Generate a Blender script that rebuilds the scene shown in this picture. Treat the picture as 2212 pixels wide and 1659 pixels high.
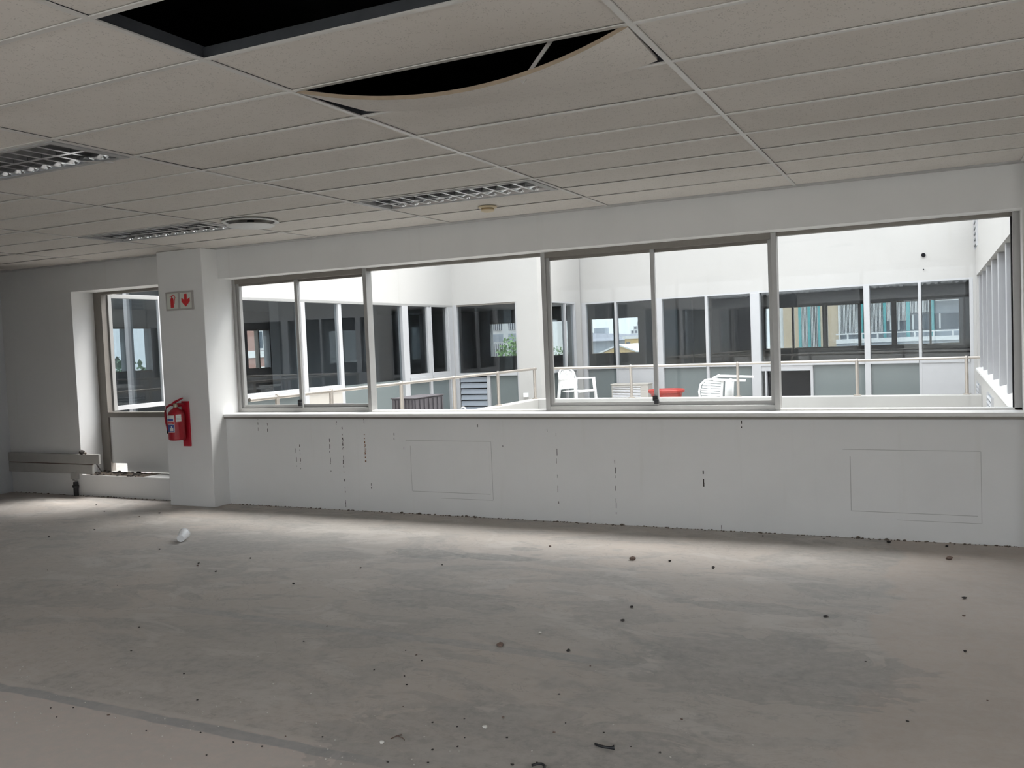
import bpy, bmesh, math, random
from mathutils import Vector, Matrix
random.seed(7)
SC = bpy.context.scene
COL = SC.collection
for o in list(bpy.data.objects): bpy.data.objects.remove(o)

# ------------------------------------------------------------------ camera
cam_d = bpy.data.cameras.new('camera'); cam = bpy.data.objects.new('camera', cam_d); COL.objects.link(cam)
YAW, PITCH, ROLL = -0.4475, -0.0470, -0.0406
fw = Vector((math.sin(YAW)*math.cos(PITCH), math.cos(YAW)*math.cos(PITCH), math.sin(PITCH)))
rt = Vector((math.cos(YAW), -math.sin(YAW), 0)); up = rt.cross(fw)
r2 = rt*math.cos(ROLL)+up*math.sin(ROLL); u2 = -rt*math.sin(ROLL)+up*math.cos(ROLL)
M = Matrix((r2, u2, -fw)).transposed().to_4x4(); M.translation = (2.4527, -7.1561, 1.5949)
cam.matrix_world = M
cam_d.sensor_fit = 'HORIZONTAL'; cam_d.sensor_width = 36; cam_d.lens = 1919.3/2212*36
cam_d.clip_end = 600; cam_d.clip_start = 0.02
SC.camera = cam
# ------------------------------------------------------------------ sky
wd = bpy.data.worlds.new('overcast_sky'); SC.world = wd; wd.use_nodes = True
bg = wd.node_tree.nodes['Background']
_nt = wd.node_tree; _tc = _nt.nodes.new('ShaderNodeTexCoord'); _sx = _nt.nodes.new('ShaderNodeSeparateXYZ'); _nt.links.new(_tc.outputs['Generated'], _sx.inputs[0])
_mr = _nt.nodes.new('ShaderNodeMapRange'); _nt.links.new(_sx.outputs[2], _mr.inputs[0])      # overcast sky: zenith three times the horizon
_mr.inputs[1].default_value = 0; _mr.inputs[2].default_value = 1; _mr.inputs[3].default_value = .43; _mr.inputs[4].default_value = 1.29
bg.inputs[0].default_value = (0.91, 0.955, 1.0, 1); _nt.links.new(_mr.outputs[0], bg.inputs[1])
SC.view_settings.view_transform = 'Standard'; SC.view_settings.look = 'None'
SC.view_settings.gamma = 1; SC.view_settings.use_curve_mapping = False
SC.view_settings.exposure = 2.11
SC.cycles.max_bounces = 8; SC.cycles.diffuse_bounces = 3; SC.cycles.glossy_bounces = 3
SC.cycles.use_adaptive_sampling = True; SC.cycles.adaptive_threshold = .08; SC.cycles.adaptive_min_samples = 16; SC.cycles.use_light_tree = False
SC.cycles.transparent_max_bounces = 24; SC.cycles.use_denoising = True
SC.cycles.sample_clamp_indirect = 6; SC.cycles.caustics_reflective = False
# the sun behind thin high cloud, over the courtyard: a very soft source
sun_d = bpy.data.lights.new('veiled_sun', 'SUN'); sun_d.energy = 1.65; sun_d.angle = math.radians(32); sun_d.color = (1.0, .97, .93)
sun = bpy.data.objects.new('veiled_sun', sun_d); COL.objects.link(sun)
sun.rotation_euler = Vector((-.28, -.36, -.89)).to_track_quat('-Z', 'Y').to_euler()
R90 = math.pi/2

# ------------------------------------------------------------------ materials
MAT = {}
def nodes(name):
    m = bpy.data.materials.new(name); m.use_nodes = True; nt = m.node_tree
    b = nt.nodes['Principled BSDF']; MAT[name] = m
    return m, nt, b
def N(nt, typ, **kw):
    n = nt.nodes.new(typ)
    for k, v in kw.items():
        if k.startswith('i_'):
            key = k[2:]; n.inputs[int(key) if key.isdigit() else key].default_value = v
        else: setattr(n, k, v)
    return n
def L(nt, a, b): nt.links.new(a, b)
def math_n(nt, op, a, b=None, clamp=False):
    n = nt.nodes.new('ShaderNodeMath'); n.operation = op; n.use_clamp = clamp
    for i, v in enumerate((a, b)):
        if v is None: continue
        if isinstance(v, (int, float)): n.inputs[i].default_value = v
        else: nt.links.new(v, n.inputs[i])
    return n.outputs[0]
def mixc(nt, fac, a, b, blend='MIX'):
    n = nt.nodes.new('ShaderNodeMix'); n.data_type = 'RGBA'; n.blend_type = blend
    for i, v in ((0, fac), (6, a), (7, b)):
        if isinstance(v, (int, float)): n.inputs[i].default_value = v
        elif isinstance(v, tuple): n.inputs[i].default_value = (*v, 1) if len(v) == 3 else v
        else: nt.links.new(v, n.inputs[i])
    return n.outputs[2]
def ramp(nt, val, p0, p1):
    n = nt.nodes.new('ShaderNodeMapRange'); n.interpolation_type = 'SMOOTHSTEP'
    nt.links.new(val, n.inputs[0]); n.inputs[1].default_value = p0; n.inputs[2].default_value = p1
    return n.outputs[0]
def coords(nt, scale=(1,1,1), kind='Object'):
    t = nt.nodes.new('ShaderNodeTexCoord'); mp = nt.nodes.new('ShaderNodeMapping'); mp.inputs['Scale'].default_value = scale
    nt.links.new(t.outputs[kind], mp.inputs[0]); return mp.outputs[0]
def noise(nt, vec, scale, detail=4, rough=.5, dist=0):
    n = nt.nodes.new('ShaderNodeTexNoise'); n.inputs['Scale'].default_value = scale; n.inputs['Detail'].default_value = detail
    n.inputs['Roughness'].default_value = rough; n.inputs['Distortion'].default_value = dist
    nt.links.new(vec, n.inputs['Vector']); return n.outputs['Fac']
def bump(nt, b, h, strength=.2, dist=.01):
    n = nt.nodes.new('ShaderNodeBump'); n.inputs['Strength'].default_value = strength; n.inputs['Distance'].default_value = dist
    nt.links.new(h, n.inputs['Height']); nt.links.new(n.outputs[0], b.inputs['Normal'])
def plain(name, c, rough=.6, metal=0, var=.06, scale=6, spec=.4, bmp=0):
    m, nt, b = nodes(name)
    v = coords(nt); f = noise(nt, v, scale, 2, .6)
    lo = tuple(max(0, x*(1-var)) for x in c); hi = tuple(min(1, x*(1+var)) for x in c)
    L(nt, mixc(nt, f, lo, hi), b.inputs['Base Color'])
    b.inputs['Roughness'].default_value = rough; b.inputs['Metallic'].default_value = metal
    b.inputs['Specular IOR Level'].default_value = spec
    if bmp: bump(nt, b, noise(nt, v, scale*12, 1), bmp, .004)
    return m
def paint(name, c, dirt=.10, scale=1.0, streak=True):
    m, nt, b = nodes(name); v = coords(nt)
    f = ramp(nt, noise(nt, v, 1.3*scale, 3, .6), .42, .75)
    col = mixc(nt, math_n(nt, 'MULTIPLY', f, dirt*3), c, tuple(x*.86 for x in c))
    if streak:
        vs = coords(nt, (7, 7, .5)); s = ramp(nt, noise(nt, vs, 1.2, 3, .65), .58, .8)
        col = mixc(nt, math_n(nt, 'MULTIPLY', s, dirt*2), col, (c[0]*.8, c[1]*.78, c[2]*.72))
    L(nt, col, b.inputs['Base Color']); b.inputs['Roughness'].default_value = .75; b.inputs['Specular IOR Level'].default_value = .25
    return m
def glass(name, tint, refl=1.0):
    m = bpy.data.materials.new(name); m.use_nodes = True; nt = m.node_tree; nt.nodes.clear(); MAT[name] = m
    out = nt.nodes.new('ShaderNodeOutputMaterial'); tr = nt.nodes.new('ShaderNodeBsdfTransparent'); gl = nt.nodes.new('ShaderNodeBsdfGlossy')
    tr.inputs[0].default_value = (*tint, 1)
    gl.inputs['Roughness'].default_value = 0.0
    lw = nt.nodes.new('ShaderNodeLayerWeight'); lw.inputs[0].default_value = .5
    p5 = math_n(nt, 'POWER', lw.outputs['Facing'], 5.0)
    f = math_n(nt, 'MULTIPLY', math_n(nt, 'ADD', math_n(nt, 'MULTIPLY', p5, .92), .042), refl, True)
    mx = nt.nodes.new('ShaderNodeMixShader'); L(nt, f, mx.inputs[0]); L(nt, tr.outputs[0], mx.inputs[1]); L(nt, gl.outputs[0], mx.inputs[2])
    L(nt, mx.outputs[0], out.inputs[0]); return m
paint('wall_white', (.80, .797, .79), .09)
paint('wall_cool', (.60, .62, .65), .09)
paint('plaster_ext', (.50, .487, .468), .10, .6)
paint('parapet_stain', (.46, .448, .425), .22, .7)
plain('sill_white', (.80, .79, .77), .45, 0, .06, 9)
plain('aluminium', (.40, .395, .385), .42, .35, .06, 14)
plain('post_grey', (.36, .36, .37), .5, .1, .06, 6)
plain('film_glass', (.155, .18, .18), .22, 0, .10, 1.2, .6)
plain('aluminium_white', (.50, .50, .51), .4, .1, .05, 10)
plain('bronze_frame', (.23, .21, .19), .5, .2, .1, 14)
plain('steel_rail', (.52, .47, .42), .32, .7, .08, 12)
plain('black_rubber', (.012, .012, .014), .5, 0, .2)
plain('black_pipe', (.02, .02, .022), .45, 0, .3, 20, .4, .3)
plain('plenum_shade', (.010, .010, .012), .95, spec=.05)  # near-black, shade of the ceiling void put into the colour
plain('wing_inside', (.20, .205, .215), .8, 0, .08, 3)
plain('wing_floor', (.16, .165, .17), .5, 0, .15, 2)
plain('tbar', (.60, .585, .56), .32, .0, .05, 12, .6)
plain('tbar_web_shade', (.07, .075, .085), .45, .3, .2, 12)  # light tee metal darkened; shade above the tiles is put into the colour
plain('tile_edge', (.34, .27, .20), .95, 0, .15, 30)
plain('joint_grey', (.52, .515, .505), .8)
plain('border', (.52, .52, .51), .7, 0, .06, 5)
plain('louvre_metal', (.82, .83, .84), .16, .95, .03, 20)
plain('fixture_white', (.40, .40, .40), .45, .1, .05, 10)
plain('diffuser_white', (.70, .71, .70), .5, 0, .04, 8)
plain('yellowed', (.62, .52, .36), .5, 0, .1, 14)
plain('yellowed_dark', (.36, .26, .13), .5, 0, .15, 20)
plain('trunking', (.42, .41, .39), .5, 0, .10, 7)
plain('red_paint', (.34, .012, .022), .32, 0, .10, 12)
plain('red_bracket', (.46, .012, .03), .38, 0, .08, 12)
plain('red_print', (.62, .035, .04), .5, 0, .05)
plain('sign_board', (.44, .42, .40), .5, 0, .05)
plain('sign_panel', (.66, .68, .62), .5, 0, .03)
plain('label_white', (.68, .68, .66), .5, 0, .05, 20)
plain('label_blue', (.06, .09, .30), .5, 0, .1, 20)
plain('brass', (.40, .36, .28), .4, .7, .1)
plain('plastic_white', (.90, .90, .89), .35, 0, .03, 5)
plain('red_tub', (.40, .045, .035), .5, 0, .12, 6)
plain('beige_metal', (.46, .43, .39), .5, 0, .06, 5)
plain('dark_unit', (.085, .078, .085), .55, 0, .2, 8)
plain('terrace', (.48, .46, .43), .9, 0, .15, 2)
plain('ground', (.27, .265, .25), .95, 0, .2, .4)
plain('dark_void', (.006, .006, .008), .8, spec=.1)  # near-black, shade inside openings put into the colour
plain('cup', (.86, .86, .87), .35, 0, .03, 12)
plain('grit_dark', (.045, .04, .038), .9, 0, .3, 30)
plain('grit_brown', (.17, .12, .10), .9, 0, .3, 30)
plain('grit_white', (.72, .70, .66), .8, 0, .1, 30)
plain('crumb', (.16, .13, .105), .95, 0, .35, 40)
plain('crack', (.05, .04, .035), .9, 0, .3, 30)
plain('rust', (.22, .10, .04), .9, 0, .4, 40)
plain('roof_metal', (.55, .56, .57), .45, .4, .08, 3)
plain('b_beige', (.44, .36, .26), .8, 0, .08, .6)
plain('b_teal', (.06, .27, .28), .6, 0, .08, .6)
plain('b_white', (.55, .56, .56), .7, 0, .04, .6)
plain('b_grey', (.30, .33, .37), .7, 0, .08, .6)
plain('b_slate', (.13, .135, .16), .8, 0, .1, .8)
plain('b_yellow', (.50, .36, .16), .8, 0, .06, .6)
plain('b_brick', (.27, .16, .135), .85, 0, .15, 3)
plain('b_glass', (.07, .09, .11), .15, 0, .2, 1)
plain('leaf', (.10, .17, .06), .8, 0, .5, 3)
plain('leaf_dark', (.05, .10, .05), .8, 0, .5, 3)
plain('bark', (.12, .08, .05), .9)
glass('glass_clear', (.985, .99, .988), .4)
glass('glass_tint', (.80, .83, .845), 1.15)
glass('glass_far', (.93, .95, .95))

def tile_mat():
    m, nt, b = nodes('ceiling_tile'); v = coords(nt)
    oi = nt.nodes.new('ShaderNodeObjectInfo'); va = nt.nodes.new('ShaderNodeVectorMath'); va.operation = 'ADD'
    L(nt, v, va.inputs[0]); L(nt, math_n(nt, 'MULTIPLY', oi.outputs['Random'], 37.0), va.inputs[1]); v2 = va.outputs[0]
    vo = N(nt, 'ShaderNodeTexVoronoi', i_Scale=115.0); vo.inputs['Randomness'].default_value = 1; L(nt, v2, vo.inputs['Vector'])
    n1 = noise(nt, v2, 38, 1, .6); pit = math_n(nt, 'MULTIPLY', ramp(nt, vo.outputs['Distance'], .42, .18), ramp(nt, n1, .47, .58))
    big = noise(nt, v2, 1.6, 2, .55)
    base = mixc(nt, oi.outputs['Random'], (.66, .625, .585), (.71, .675, .635))
    base = mixc(nt, math_n(nt, 'MULTIPLY', ramp(nt, big, .45, .8), .25), base, (.56, .515, .46))
    L(nt, mixc(nt, math_n(nt, 'MULTIPLY', pit, .55), base, (.34, .32, .30)), b.inputs['Base Color'])
    b.inputs['Roughness'].default_value = .95; b.inputs['Specular IOR Level'].default_value = .1
tile_mat()
def floor_mat():
    m, nt, b = nodes('concrete_floor')
    t = nt.nodes.new('ShaderNodeTexCoord'); v = t.outputs['Object']
    sx = nt.nodes.new('ShaderNodeSeparateXYZ'); L(nt, v, sx.inputs[0]); X, Y = sx.outputs[0], sx.outputs[1]
    vs = coords(nt, (.7, 1.25, 1))
    big = noise(nt, v, .55, 3, .6, .4); mid = noise(nt, vs, 1.5, 4, .62, 1.2); fine = noise(nt, v, 16, 4, .7); ridg = noise(nt, vs, 3.4, 4, .6, 2.2)
    col = mixc(nt, ramp(nt, big, .32, .68), (.46, .428, .395), (.53, .472, .425))
    col = mixc(nt, math_n(nt, 'MULTIPLY', ramp(nt, mid, .49, .57), .55), col, (.365, .352, .335))
    col = mixc(nt, math_n(nt, 'MULTIPLY', ramp(nt, noise(nt, vs, 2.3, 4, .6, .8), .55, .63), .50), col, (.60, .565, .53))
    edge = math_n(nt, 'ABSOLUTE', math_n(nt, 'SUBTRACT', ridg, .52))
    col = mixc(nt, math_n(nt, 'MULTIPLY', ramp(nt, edge, .02, .0), .35), col, (.28, .265, .25))
    # browner screed on the right, beyond an irregular joint
    wob = math_n(nt, 'MULTIPLY', math_n(nt, 'SUBTRACT', noise(nt, v, 1.7, 2, .6), .5), .55)
    br = ramp(nt, math_n(nt, 'ADD', X, wob), 2.13, 2.20)
    col = mixc(nt, math_n(nt, 'MULTIPLY', br, .7), col, (.53, .455, .40))
    # pinkish screed along the near left
    pk = ramp(nt, math_n(nt, 'ADD', Y, math_n(nt, 'MULTIPLY', wob, .2)), -4.30, -4.42)
    col = mixc(nt, math_n(nt, 'MULTIPLY', math_n(nt, 'MULTIPLY', pk, ramp(nt, X, 1.5, .2)), .75), col, (.72, .62, .57))
    col = mixc(nt, math_n(nt, 'MULTIPLY', math_n(nt, 'MULTIPLY', ramp(nt, Y, -3.3, -4.3), ramp(nt, fine, .3, .6)), .45), col, (.62, .565, .525))   # paler towards the near end, broken up by noise
    # grey-blue marks of removed partitions
    wb = math_n(nt, 'MULTIPLY', math_n(nt, 'SUBTRACT', noise(nt, v, 4.0, 2, .6), .5), .05); brk = ramp(nt, big, .25, .42)
    def strip(y0, w, x0, x1, k, c):
        nonlocal col
        d = math_n(nt, 'ABSOLUTE', math_n(nt, 'ADD', math_n(nt, 'SUBTRACT', Y, y0), wb))
        msk = math_n(nt, 'MULTIPLY', ramp(nt, d, w, w-.012), math_n(nt, 'MULTIPLY', ramp(nt, X, x1+.3, x1-.3), ramp(nt, X, x0-.3, x0+.3)))
        col = mixc(nt, math_n(nt, 'MULTIPLY', math_n(nt, 'MULTIPLY', msk, brk), k), col, c)
    strip(-4.385, .040, -6, .5, .75, (.33, .335, .345))
    strip(-4.325, .022, -6, .1, .35, (.66, .62, .57))
    strip(-3.09, .05, -1.9, 1.1, .45, (.33, .335, .34))
    # two darker scraped stains
    def stain(x0, y0, rx, ry, k):
        nonlocal col
        dx = math_n(nt, 'DIVIDE', math_n(nt, 'SUBTRACT', X, x0), rx); dy = math_n(nt, 'DIVIDE', math_n(nt, 'SUBTRACT', Y, y0), ry)
        r = math_n(nt, 'ADD', math_n(nt, 'ADD', math_n(nt, 'MULTIPLY', dx, dx), math_n(nt, 'MULTIPLY', dy, dy)), math_n(nt, 'MULTIPLY', math_n(nt, 'SUBTRACT', ridg, .5), 3.0))
        col = mixc(nt, math_n(nt, 'MULTIPLY', ramp(nt, r, 1.0, .75), k), col, (.27, .265, .255))
    stain(-1.12, -1.36, .30, .16, .6); stain(-.50, -1.32, .38, .10, .65); stain(-.42, -1.02, .12, .07, .5)
    stain(1.5, -2.0, .5, .12, .4); stain(-.4, -2.4, .6, .2, .35); stain(1.0, -4.2, 1.0, .55, .35); stain(1.7, -2.9, .7, .5, .4)
    col = mixc(nt, math_n(nt, 'MULTIPLY', ramp(nt, fine, .35, .7), .35), col, (.56, .53, .50))
    L(nt, col, b.inputs['Base Color'])
    L(nt, math_n(nt, 'ADD', math_n(nt, 'MULTIPLY', mid, .25), .60), b.inputs['Roughness'])
    b.inputs['Specular IOR Level'].default_value = .3
    bump(nt, b, noise(nt, v, 9, 2, .7), .22, .010)
floor_mat()

# ------------------------------------------------------------------ helpers
class MB:
    def __init__(s): s.bm = bmesh.new()
    def box(s, x0, x1, y0, y1, z0, z1, rot=None, piv=None):
        vs = [s.bm.verts.new((x, y, z)) for z in (z0, z1) for y in (y0, y1) for x in (x0, x1)]
        for f in ((0,2,3,1),(4,5,7,6),(0,1,5,4),(2,6,7,3),(0,4,6,2),(1,3,7,5)): s.bm.faces.new([vs[i] for i in f])
        if rot is not None:
            p = Vector(piv or ((x0+x1)/2, (y0+y1)/2, (z0+z1)/2))
            for v in vs: v.co = rot @ (v.co-p) + p
        return s
    def hexa(s, pts):   # eight points: bottom ring then top ring
        vs = [s.bm.verts.new(p) for p in pts]
        for f in ((3,2,1,0),(4,5,6,7),(0,1,5,4),(1,2,6,5),(2,3,7,6),(3,0,4,7)): s.bm.faces.new([vs[i] for i in f])
        return s
    def prism(s, poly, d, axis):   # poly: 3d points, extruded by vector d
        d = Vector(d); a = [s.bm.verts.new(p) for p in poly]; b = [s.bm.verts.new(Vector(p)+d) for p in poly]; n = len(a)
        s.bm.faces.new(a); s.bm.faces.new(b[::-1])
        for i in range(n): s.bm.faces.new((a[i], b[i], b[(i+1) % n], a[(i+1) % n]))
        return s
    def tube(s, path, r, n=8, cap=True):
        path = [Vector(p) for p in path]; rings = []
        rs = r if isinstance(r, (list, tuple)) else [r]*len(path)
        for i, p in enumerate(path):
            t = (path[min(i+1, len(path)-1)]-path[max(i-1, 0)]).normalized()
            ref = Vector((0,0,1)) if abs(t.z) < .9 else Vector((1,0,0))
            a = t.cross(ref).normalized(); b = t.cross(a)
            rings.append([s.bm.verts.new(p+rs[i]*(a*math.cos(2*math.pi*k/n)+b*math.sin(2*math.pi*k/n))) for k in range(n)])
        for u, w in zip(rings, rings[1:]):
            for k in range(n): s.bm.faces.new((u[k], u[(k+1) % n], w[(k+1) % n], w[k]))
        if cap: s.bm.faces.new(rings[0][::-1]); s.bm.faces.new(rings[-1])
        return s
    def lathe(s, prof, n=24, c=(0,0,0), mat=None):
        rings = []
        for r, z in prof:
            if r < 1e-5: rings.append([s.bm.verts.new((c[0], c[1], c[2]+z))])
            else: rings.append([s.bm.verts.new((c[0]+r*math.cos(2*math.pi*k/n), c[1]+r*math.sin(2*math.pi*k/n), c[2]+z)) for k in range(n)])
        for u, w in zip(rings, rings[1:]):
            for k in range(n):
                q = [u[k % len(u)], u[(k+1) % len(u)], w[(k+1) % len(w)], w[k % len(w)]]
                q = list(dict.fromkeys(q))
                if len(q) > 2: s.bm.faces.new(q)
        return s
    def blob(s, c, r, seed=0, sub=1, flat=.7, jag=.35):
        rnd = random.Random(seed); bm2 = bmesh.new(); bmesh.ops.create_icosphere(bm2, subdivisions=sub, radius=1)
        mp = {v: s.bm.verts.new((c[0]+v.co.x*r*(1+jag*(rnd.random()-.5)*2), c[1]+v.co.y*r*(1+jag*(rnd.random()-.5)*2), c[2]+v.co.z*r*flat*(1+jag*(rnd.random()-.5)))) for v in bm2.verts}
        for f in bm2.faces: s.bm.faces.new([mp[v] for v in f.verts])
        bm2.free(); return s
    def build(s, name, mat, parent=None, smooth=False, bevel=0):
        bmesh.ops.recalc_face_normals(s.bm, faces=s.bm.faces)
        me = bpy.data.meshes.new(name); s.bm.to_mesh(me); s.bm.free()
        me.materials.append(MAT[mat])
        if smooth:
            for p in me.polygons: p.use_smooth = True
        o = bpy.data.objects.new(name, me); COL.objects.link(o)
        if parent: o.parent = parent
        if bevel:
            b = o.modifiers.new('bevel', 'BEVEL'); b.width = bevel; b.segments = 2; b.limit_method = 'ANGLE'
        if smooth:
            try: me.set_sharp_from_angle(angle=math.radians(40))
            except Exception: pass
        return o
def box(name, mat, parent, *a, bevel=0): return MB().box(*a).build(name, mat, parent, bevel=bevel)
def empty(name, loc=(0,0,0), rz=0):
    o = bpy.data.objects.new(name, None); COL.objects.link(o); o.location = loc; o.rotation_euler = (0,0,rz); o.empty_display_size = .1
    return o
def tag(o, label=None, cat=None, group=None, kind=None):
    if label: o['label'] = label
    if cat: o['category'] = cat
    if group: o['group'] = group
    if kind: o['kind'] = kind
    return o
def struct(o, label=None): o['kind'] = 'structure'; return tag(o, label)
def pl(axis, c, s):   # plane mapper: a = along the facade, d = depth inwards
    if axis == 'Y': return lambda a0,a1,d0,d1,z0,z1: (min(a0,a1), max(a0,a1), min(c+s*d0,c+s*d1), max(c+s*d0,c+s*d1), z0, z1)
    return lambda a0,a1,d0,d1,z0,z1: (min(c+s*d0,c+s*d1), max(c+s*d0,c+s*d1), min(a0,a1), max(a0,a1), z0, z1)
def wall(name, mat, f, a0, a1, z0, z1, d0, d1, holes=(), parent=None):
    A = sorted({a0, a1, *[h[0] for h in holes], *[h[1] for h in holes]}); A = [a for a in A if a0 <= a <= a1]
    m = MB()
    for p, q in zip(A, A[1:]):
        hs = sorted([(h[2], h[3]) for h in holes if h[0] <= p+1e-6 and h[1] >= q-1e-6]); z = z0
        for u, w in hs:
            if u > z+1e-6: m.box(*f(p, q, d0, d1, z, u))
            z = w
        if z < z1-1e-6: m.box(*f(p, q, d0, d1, z, z1))
    bmesh.ops.remove_doubles(m.bm, verts=m.bm.verts, dist=1e-5)
    # drop the inner faces where two blocks of the wall meet
    seen = {}
    for fc in list(m.bm.faces): seen.setdefault(frozenset(fc.verts), []).append(fc)
    for k, v in seen.items():
        if len(v) > 1:
            for fc in v: m.bm.faces.remove(fc)
    return m.build(name, mat, parent)

H = 2.694
# ------------------------------------------------------------------ room shell
XL, XR, YB = -7.87, 6.6, -9.3
fl = struct(MB().box(XL-.3, XR+.3, YB-.3, 0.0, -.25, 0).build('floor', 'concrete_floor'), 'bare grey concrete screed floor')
FY = pl('Y', 0, 1)
SILL, HEAD = .958, 2.385
wf = struct(wall('wall_front', 'wall_white', FY, XL-.3, XR+.3, -3.5, 2.70, 0, .30,
    [(-4.365, 3.0, SILL-.03, HEAD), (-6.62, -4.99, .245, HEAD)]), 'white window wall with bulkhead over the openings')
struct(wall('wall_left', 'wall_cool', pl('X', XL, -1), YB, 0, 0, 3.7, 0, .3), 'end wall in cooler grey')
struct(wall('wall_back', 'wall_white', pl('Y', YB, -1), XL-.3, XR+.3, -3.5, 3.7, 0, .3, [(-4.6, 6.3, .12, 2.60)]))
struct(wall('wall_right', 'wall_white', pl('X', XR, 1), YB, .3, -3.5, 3.7, 0, .3, [(-9.0, -4.14, .12, 2.60)]))
struct(MB().box(3.03, 3.5, -.12, .30, 0, H).build('column_right', 'wall_white'))
# column with the fire sign
struct(MB().box(-4.99, -4.362, -.225, .30, 0, H+.001).build('column', 'wall_white', bevel=.006), 'square white column beside the window')
# roof: corrugated sheet edge over the main window, flat slab on the left
m = MB(); prof = []
x = -9.2
while x < XR+.4:
    prof += [(x, 0), (x+.045, 0), (x+.075, .042), (x+.135, .042), (x+.165, 0)]; x += .18
y0, y1, z0, z1 = .48, YB-.4, 2.705, 3.5
A = [m.bm.verts.new((px, y0, z0+pz)) for px, pz in prof]; B = [m.bm.verts.new((px, y1, z1+pz)) for px, pz in prof]
for i in range(len(prof)-1): m.bm.faces.new((A[i], A[i+1], B[i+1], B[i]))
rf = m.build('roof_sheet', 'roof_metal'); so = rf.modifiers.new('thick', 'SOLIDIFY'); so.thickness = .012; struct(rf, 'corrugated metal roof over the room')
struct(MB().hexa([(-9.2, .28, 2.702), (XR+.35, .28, 2.702), (XR+.35, YB-.35, 3.45), (-9.2, YB-.35, 3.45), (-9.2, .28, 2.71), (XR+.35, .28, 2.71), (XR+.35, YB-.35, 3.47), (-9.2, YB-.35, 3.47)]).build('roof_shade_sheet', 'plenum_shade'), 'black sheet added under the roof to darken the ceiling void')  # added sheet; the darkness of the ceiling void is put into its colour
struct(MB().box(XL, -4.75, -2.75, -2.6, 0, H+.002).build('wall_shade_block', 'wall_white'))  # added out of view to keep the rear light off the left end

# ------------------------------------------------------------------ ceiling grid
ceil = empty('ceiling', (0, 0, H)); struct(ceil, 'suspended ceiling of long mineral tiles')
CT = {}
def ctile(x0, x1, ya, yb, dz=0, tilt=0):
    w = round(x1-x0, 3)
    if w not in CT:
        o = CT[w] = MB().box(-w/2+.0125, w/2-.004, -.247, .247, .003, .018).build('ceiling_tile', 'ceiling_tile', ceil)
    else:
        o = CT[w].copy(); COL.objects.link(o); o.parent = ceil
    o.location = ((x0+x1)/2, (ya+yb)/2, dz); o.rotation_euler = (tilt, random.uniform(-.0012, .0012), 0)
rows = [-(.091+.5*k) for k in range(14)]
colsx = [XL, -7.5, -6, -4.5, -3, -1.5, 0, 1.5, 3, 4.5]
LIGHTS = {(-1.5, 2), (-4.5, 2), (-3, 7)}; GONE = {(0, 9)}; SAG = {(0, 7)}
for r in range(13):
    for x0, x1 in zip(colsx, colsx[1:]):
        if (x0, r) in LIGHTS | GONE | SAG: continue
        ctile(x0, x1, rows[r+1], rows[r], random.uniform(0, .0025), random.uniform(-.003, .003))
for i, x in enumerate(colsx[1:]):
    o = MB().box(x-.012, x+.012, rows[-1], rows[0], -.003, .0025).build('main_runner', 'tbar', ceil)
    MB().box(x-.0015, x+.0015, rows[-1], rows[0], .0025, .05).build('runner_web', 'tbar_web_shade', o)
for y in rows[1:]:
    o = MB().box(XL, 4.5, y-.012, y+.012, -.0025, .002).build('cross_tee', 'tbar', ceil)
    MB().box(XL, 4.5, y-.0015, y+.0015, .002, .045).build('tee_web', 'tbar_web_shade', o)
box('ceiling_border', 'border', ceil, XL, XR, -.091, 0, -.004, .02)
m = MB().box(4.5, XR, rows[-1], -.091, .003, .02).box(XL, XR, YB, rows[-1], .003, .02); m.build('ceiling_field', 'ceiling_tile', ceil)
# the sagging tile
m = MB(); NU, NV = 28, 6; top = {}; bot = {}
for i in range(NU+1):
    for j in range(NV+1):
        u, v = i/NU, j/NV; s4 = 4*u*(1-u)
        skew = s4*(1+.25*(u-.5))
        sag = skew*(.122*(1-v)+.048*v) + .004
        xx = .016+.07*v*(1-u)**3 + u*1.468 - .02*v*u*.3 - .012*v*u**6
        yy = -4.075+.478*v - v*(.012+(.055 if u < .5 else .034)*(1-s4))
        bot[i,j] = m.bm.verts.new((xx, yy, -sag)); top[i,j] = m.bm.verts.new((xx, yy, -sag+.016))
for i in range(NU):
    for j in range(NV):
        m.bm.faces.new((bot[i,j], bot[i+1,j], bot[i+1,j+1], bot[i,j+1])); m.bm.faces.new((top[i,j], top[i,j+1], top[i+1,j+1], top[i+1,j]))
edge_f = []
for i in range(NU):
    edge_f.append(m.bm.faces.new((bot[i,0], top[i,0], top[i+1,0], bot[i+1,0]))); m.bm.faces.new((bot[i,NV], bot[i+1,NV], top[i+1,NV], top[i,NV]))
for j in range(NV):
    m.bm.faces.new((bot[0,j], bot[0,j+1], top[0,j+1], top[0,j])); m.bm.faces.new((bot[NU,j], top[NU,j], top[NU,j+1], bot[NU,j+1]))
for fc in edge_f: fc.material_index = 1
sg = m.build('ceiling_tile', 'ceiling_tile', ceil, smooth=True); sg.data.materials.append(MAT['tile_edge'])
tag(sg, 'sagging tile with an open gap along its near edge')
tag(MB().box(1.10, 1.115, -4.02, -4.015, -.14, .06, Matrix.Rotation(.75, 3, 'Y')).build('hanging_strap', 'sign_board', ceil), 'pale strap hanging in the gap')

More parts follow.
